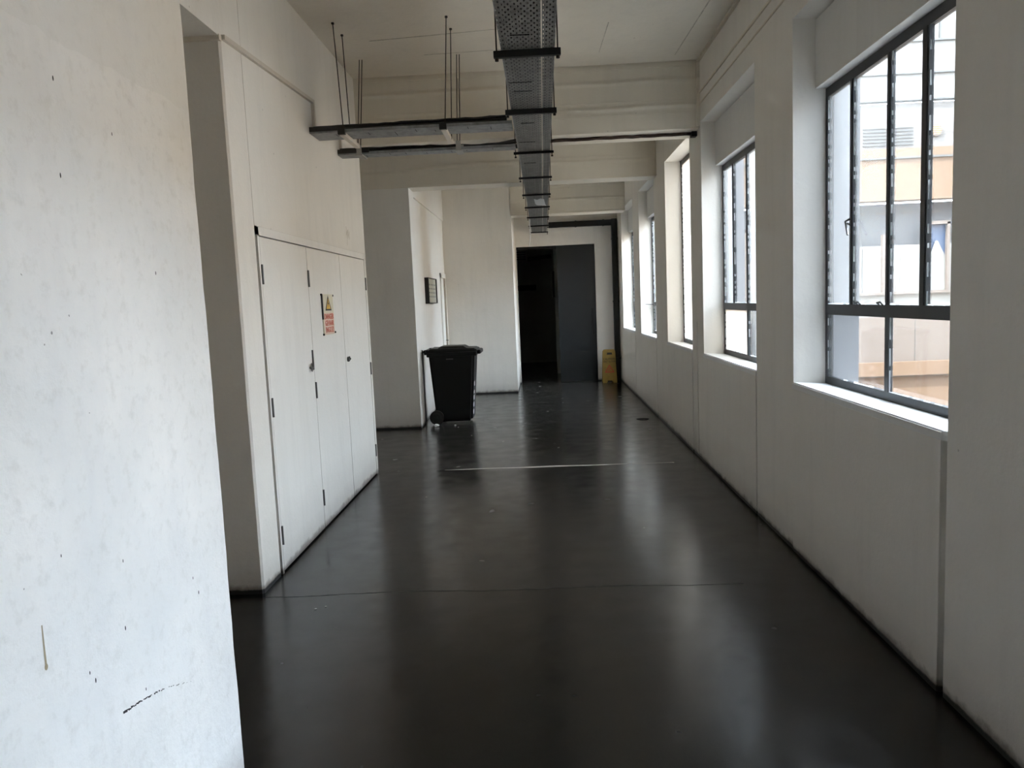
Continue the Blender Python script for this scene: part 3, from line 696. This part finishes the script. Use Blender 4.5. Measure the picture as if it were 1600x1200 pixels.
# hole pattern runs along X and Y of the object, so keep its origin on the world axes
b = MB(); sheet(b, 0.088, 0.150, TZ); rel(tray, b.build('perforated_base', M['perf'], label='narrower perforated strip'))
for (x0, x1, zz) in ((-0.138, -0.135, 0.055), (0.075, 0.078, 0.055), (0.086, 0.088, 0.055), (0.150, 0.153, 0.055)):
    b = MB(); strip(b, x0, x1, TZ-0.003, TZ+zz); rel(tray, b.build('side_flange', M['galv']))
for i, y in enumerate([4.9, 5.1, 6.0, 6.7, 7.7, 4.05]):
    x = drift(y); b = MB().tube([(x-0.12+0.02*(i % 3), y, TZ-0.003), (x+0.02, y+0.006*(i % 2), TZ-0.003)], 0.0025, 5)
    rel(tray, b.build('cable_tie', M['cable']))
for nm, xs in (('main', [-0.1185+0.0247*q for q in range(8)]), ('narrow', [0.1065, 0.1315])):
    for x in xs:
        rnd = random.Random(int((x+1)*1000)); r = 0.0118
        pts = [(x + drift(ya+(yb-ya)*i/26), ya+(yb-ya)*i/26, TZ+0.004+r) for i in range(27)]
        MB().tube(pts, r, 6).build('tray_cable', M['cable'], smooth=True, label='black cable lying inside the long perforated ceiling tray', category='cable', group='cables in the long ceiling tray')
# hangers
hy = [2.95, 4.28, 5.56, 7.10, 8.53, 9.89, 11.2, 12.55, 13.98, 15.30]
where = ['at the very top of the view', 'nearest one, wide black bar at the top of the view', 'second from the camera, just before the side trays', 'third from the camera, where the farther side tray meets it',
         'fourth from the camera, just beyond the first beam', 'fifth from the camera, before the second beam', 'sixth from the camera, beside the white film scrap', 'seventh from the camera, beyond the white film scrap', 'second from the far end of the tray', 'last one at the far end of the tray over the door']
for i, y in enumerate(hy):
    x = drift(y)+0.006; zt_ = CEIL
    h = empty('tray_hanger', (x, y, TZ-0.05), label='black tray hanger, ' + where[i], category='tray hanger', group='hangers of the long ceiling tray')
    hh = 0.036 if i < 3 else 0.022
    rel(h, MB().box(x-0.185, x+0.178, y-hh*.45, y+hh*.45, TZ-0.006-hh, TZ-0.006, 0.003).build('crossbar', M['black']))
    for sx in (-0.168, 0.162):
        rel(h, MB().tube([(x+sx, y, TZ-0.055), (x+sx, y, zt_)], 0.0045, 6).build('rod', M['rod']))
        rel(h, MB().tube([(x+sx, y, TZ-0.058), (x+sx, y, TZ-0.046)], 0.011, 6).build('nut', M['rod']))
# pale sheet standing in for sheen on the tray, hanging white cable
b = MB(); rnd = random.Random(8)
for i in range(5):
    for j in range(5): pass
g = [[b.bm.verts.new((0.00 + 0.045*j + drift(10.8) - 0.01*(4-i), 10.3 + 0.18*i, TZ-0.010 - 0.03*math.sin(i*0.8)*(1 if j > 1 else .5) - rnd.uniform(0, .018))) for j in range(4)] for i in range(5)]
for i in range(4):
    for j in range(3): b.bm.faces.new((g[i][j], g[i][j+1], g[i+1][j+1], g[i+1][j]))
b.build('film_scrap', M['plastic_film'], smooth=True, label='pale plastic film scrap caught under the ceiling tray near the far end', category='scrap')
MB().tube([(-0.115, 13.0, 3.12), (-0.13, 13.0, 3.0), (-0.122, 13.01, 2.8), (-0.15, 13.0, 2.61)], 0.009, 6).build('hanging_cord', M['mark'], label='thin white cord hanging down from the ceiling tray before the dark doorway', category='cord')

# ------------------------------------------------------------ the two side trays
def side_tray(name, y0, y1, z, x0, x1, label):
    t = empty(name, ((x0+x1)/2, (y0+y1)/2, z), label=label, category='cable tray')
    rel(t, MB().box(x0, x1, y0, y1, z, z+0.003).box(x0, x1, y0, y0+0.003, z, z+0.022).box(x0, x1, y1-0.003, y1, z, z+0.022).build('channel', M['galv']))
    rnd = random.Random(int(y0*10)); b = MB()
    for i in range(7):
        x = x0+0.15+(x1-x0-0.2)*(i+rnd.random()*.6)/7; yy = y0+(y1-y0)*rnd.uniform(.1, .4)
        b.box(x, x+0.006, yy, yy+(y1-y0)*rnd.uniform(.2, .5), z-0.0012, z+0.001)
    rel(t, b.build('slot', M['cable'], kind='stuff'))
    rel(t, MB().box(x0+0.0, x0+0.28, y0-0.004, y0, z+0.012, z+0.048).build('end_clip', M['cable']))
    return t
side_tray('side_tray', 6.03, 6.30, 3.060, L+0.002, -0.165, 'nearer galvanised side tray crossing from the left wall to the long tray')
side_tray('side_tray', 6.86, 7.02, 3.048, L+0.002, -0.165, 'farther narrow galvanised side tray crossing from the left wall below the first beam')
def side_cables(y0, y1, z, n, seed, lab, lift=0.0):
    rnd = random.Random(seed)
    for k in range(n):
        y = y0 + (y1-y0)*(k+0.5)/n; r = rnd.choice([0.013, 0.016]); pts = []
        for i in range(25):
            t = i/24; x = L+0.01 + t*(1.52 + lift*0.22); zz = z + r + 0.008 + rnd.uniform(0, 0.006) + 0.014*(k % 2)*t + (0.030 if k % 2 else 0)
            if lift: zz += 0.10*max(0, (t-0.70)/0.30)**1.3*(0.35+0.65*k/n)
            pts.append((x, y + rnd.uniform(-.006, .006) + (0.25*t*t if lift else 0)*(1.2 if lift else 0), zz))
        MB().tube(pts, r, 6).build('side_cable', M['cable'], smooth=True, label=lab, category='cable', group=lab)
side_cables(6.06, 6.27, 3.066, 5, 3, 'black cable lying in the nearer side tray')
side_cables(6.88, 7.0, 3.052, 4, 6, 'black cable lying in the farther side tray and lifting towards the beam', 1.0)
# hangers of the nearer side tray: pale strut underneath, two rods
for (xr, xc, side) in ((-1.475, -1.535, 'left wall'), (-0.690, -0.645, 'long tray')):
    h = empty('side_tray_hanger', (xr, 6.25, 3.02), label='pale strut hanger with thin rods under the nearer side tray, by the ' + side, category='tray hanger', group='strut hangers of the nearer side tray')
    rel(h, MB().box(xr-0.020, xr+0.020, 5.995, 6.50, 3.026, 3.055, 0.002).build('strut', M['conduit']))
    rel(h, MB().box(xr-0.030, xr+0.026, 5.975, 6.01, 3.030, 3.075, 0.002).build('end_clip', M['cable']))
    rel(h, MB().tube([(xr+0.010, 6.012, 3.03), (xc, 6.165, CEIL)], 0.0042, 6).build('rod', M['rod']))
    rel(h, MB().tube([(xr-0.02 if side[0] == 'l' and xr < -1 else xr+0.02, 6.36, 3.03), (xc+0.003, 6.434, CEIL)], 0.0042, 6).build('rod', M['rod']))
    for (a, c) in ((xc, 6.165), (xc+0.003, 6.434)): rel(h, MB().tube([(a, c, CEIL-0.012), (a, c, CEIL)], 0.012, 6).build('anchor', M['rod']))
for (xr, side) in ((-1.545, 'left wall'), (-0.665, 'long tray')):
    h = empty('side_tray_hanger', (xr, 6.95, 3.04), label='grey clamp with twin thin rods on the farther side tray, by the ' + side, category='tray hanger', group='clamp hangers of the farther side tray')
    rel(h, MB().box(xr-0.030, xr+0.030, 6.842, 7.04, 3.036, 3.046, 0.001).box(xr-0.022, xr+0.022, 6.844, 6.857, 3.046, 3.12, 0.001).box(xr-0.012, xr+0.030, 7.024, 7.036, 3.046, 3.12, 0.001).build('clamp', M['bracket']))
    for dx in (-0.012, 0.012): rel(h, MB().tube([(xr+dx, 6.851, 3.05), (xr+0.012+dx, 7.09, CEIL)], 0.0040, 6).build('rod', M['rod']))
# rusty conduit on the soffit of the first beam, out to the right wall
b = MB(); rnd = random.Random(4)
b.tube([(0.10 + 1.46*i/20, 7.80 + rnd.uniform(-.006, .006), 3.268 + rnd.uniform(-.003, .003)) for i in range(21)], 0.016, 8)
b.build('beam_conduit', M['rust'], smooth=True, label='rusty conduit under the first beam running to the right wall', category='conduit')
MB().box(1.545, 1.598, 7.755, 7.845, 3.235, 3.284, 0.003).build('junction_box', M['cable'], label='small black junction box at the wall end of the rusty conduit', category='junction box')

# ------------------------------------------------------------ outside: courtyard wing seen through the windows
FY = 17.0
fc = empty('courtyard_building', (9, FY, -4.5), label='cream and beige building wing across the courtyard, seen through the windows', category='building')
def FB(n, mat, x0, x1, z0, z1, dy=0.0, th=0.3, **k): o = box(n, mat, x0, x1, FY-dy, FY+th, z0, z1, **k); rel(fc, o); return o
X0, X1 = 2.6, 15.0
FB('lower_wall', M['f_beige'], X0, X1, -4.5, -0.29)
FB('ledge', M['f_beige'], X0, X1, -0.27, 0.03, 0.12)
FB('ledge_shadow_strip', M['f_line'], X0, X1, -0.30, -0.27, 0.04)
FB('panel_wall', M['f_cream'], X0, X1, 0.03, 1.02)
FB('window_back', M['f_grey'], X0, X1, 1.02, 3.47, -0.30, 0.4)
FB('spandrel', M['f_beige'], X0, X1, 3.50, 4.58, 0.10)
FB('upper_wall', M['f_white'], X0, X1, 4.58, 5.52)
FB('pipe_run', M['f_line'], X0, X1, 4.36, 4.40, 0.14, 0.02)
FB('upper_glazing', M['f_glasswhite'], X0, X1, 5.60, 10.0)
for z in (5.56, 6.10, 6.75, 7.45): FB('glazing_bar', M['f_line'], X0, X1, z, z+0.035, 0.08, 0.1)
for x in (3.2, 4.4, 5.6, 7.0, 8.55, 9.6, 11, 12.4): FB('glazing_bar', M['f_line'], x, x+0.04, 6.75, 7.9, 0.06, 0.1)
FB('panel_joint', M['f_line'], 8.15, 8.16, 0.03, 1.02, 0.005)
FB('panel_joint', M['f_line'], 5.15, 5.16, 0.03, 1.02, 0.005)
for k, x in enumerate([8.39 - 1.92*2, 8.39 - 1.92, 8.39, 8.39+1.92, 8.39+3.84]):
    w = 0.46
    wd = FB('window', M['f_cream'], x-0.03, x+0.03, 1.55, 3.02, -0.02, 0.12)
    for (a, c, d, e) in ((x+w-0.03, x+w+0.03, 1.55, 3.02), (x-0.03, x+w+0.03, 2.97, 3.04), (x-0.03, x+w+0.03, 1.50, 1.56)):
        o = box('window_bar', M['f_cream'], a, c, FY+0.02, FY+0.12, d, e); rel(wd, o); o.location = (0, 0, 0)
    o = box('pane', M['f_blue'], x+0.03, x+w-0.03, FY+0.11, FY+0.12, 1.56, 2.97); rel(wd, o); o.location = (0, 0, 0)
    b = MB()
    b.poly([(x+0.03, FY+0.09, 1.56), (x+w-0.03, FY+0.09, 1.56), (x+w-0.03, FY+0.09, 2.30), (x+w-0.10, FY+0.08, 2.40), (x+w*0.55, FY+0.07, 2.62), (x+w*0.45, FY+0.07, 2.62), (x+0.12, FY+0.08, 2.38), (x+0.03, FY+0.09, 2.28)], (0, 0.01, 0))
    o = b.build('curtain', M['f_glasswhite']); rel(wd, o); o.location = (0, 0, 0)
    for (a, c) in ((x+w+0.03, x+0.98), (x+1.04, x+1.86)):
        q = FB('net_curtain', M['f_glasswhite'], a, c, 1.56, 2.56, -0.10, 0.13)
        m_ = MB()
        for kk in range(int((c-a)/0.09)): m_.box(a+0.09*kk, a+0.09*kk+0.05, FY+0.085, FY+0.10, 1.56, 2.50)
        f_ = m_.build('fold', M['f_glasswhite'], kind='stuff'); rel(q, f_); f_.location = (0, 0, 0)
    FB('window_pier', M['f_cream'], x+0.98, x+1.04, 1.56, 2.80, -0.02, 0.12)
FB('low_window_band', M['f_glasswhite'], X0, X1, 1.02, 1.50, -0.05, 0.3)
FB('window_rail', M['f_cream'], X0, X1, 1.50, 1.56, 0.05, 0.1)
for x in [3 + 0.55*k for k in range(21)]: FB('light_dash', M['f_cream'], x, x+0.30, 3.25, 3.28, -0.25, 0.26)  # pale dashes painted for lamp reflections in the glazing
for cx in (8.52, 9.05, 5.2):
    b = MB().tube([(cx, FY-0.05, 4.93), (cx, FY, 4.93)], 0.125, 20); o = b.build('round_vent', M['f_cream']); rel(fc, o)
    for k in range(5):
        z = 4.93-0.08+k*0.04; hw = math.sqrt(max(0, 0.10**2-(z-4.93)**2)); q = box('vent_slat', M['f_vent'], cx-hw, cx+hw, FY-0.06, FY-0.05, z-0.008, z+0.010); rel(o, q); q.location = (0, 0, 0)
for k in range(6): FB('louvre', M['f_line'], 7.0, 8.05, 4.66+k*0.07, 4.68+k*0.07, 0.03, 0.05)
FB('sign_panel', M['f_grey'], 7.6, 8.02, 6.85, 7.02, 0.1, 0.1)
MB().tube([(4.62, FY-0.22, -4.5), (4.62, FY-0.22, 4.8)], 0.06, 8).build('drainpipe', M['f_line'], label='dark drainpipe on the building wing seen through the second window', category='pipe')
box('ground', M['ground'], 2.0, 40, -25, FY, -4.8, -4.5, kind='structure')
# outer face of our own building: render below and above, projecting fins beside the openings
b = MB(); b.box(ROUT, ROUT+0.02, -6, 16, -4.5, SILL-0.05).box(ROUT, ROUT+0.02, -6, 16, HEAD+0.02, 4.3)
b.build('wall_right.001', M['outer'], **ST)
b = MB()
for (a, c) in WIN.values(): b.box(GX+0.045, ROUT+0.005, c-0.012, c+0.003, SILL-0.02, HEAD)
b.build('wall_right.002', M['outer'], **ST)
# building added out of view: hides the low sky and bounces warm sun inside
ob = empty('opposite_building', (14, 0, -4.5), label='pale building across the courtyard opposite the windows', category='building')
rel(ob, box('wall', M['opposite'], 14, 14.5, -3.4, 14, -4.5, 5.2)); rel(ob, box('parapet', M['opposite'], 13.9, 14.5, -3.3, 14, 5.2, 5.5))  # wall and parapet of the added opposite building, out of view
sb = empty('side_building', (8, -3.6, -4.5), label='tall pale building closing the courtyard behind the viewer', category='building')  # added out of view; cuts the sky that the window reveals see
rel(sb, box('wall', M['opposite'], 2.05, 13.85, -3.9, -3.4, -4.5, 13.5)); rel(sb, box('parapet', M['opposite'], 2.05, 13.85, -3.9, -3.3, 13.5, 13.8))  # wall and parapet of the added side building, out of view
sh = empty('service_shaft', (3.2, 2.65, -4.5), label='grey rendered service shaft projecting from the outer wall before the first window', category='shaft')  # unseen block added to keep sky light off the first window reveal
rel(sh, box('wall', M['outer'], 2.02, 5.8, 2.36, 2.95, -4.5, 11.0)); rel(sh, box('coping', M['outer'], 2.02, 5.85, 2.32, 2.99, 11.0, 11.15))  # body and cap of the added shade block
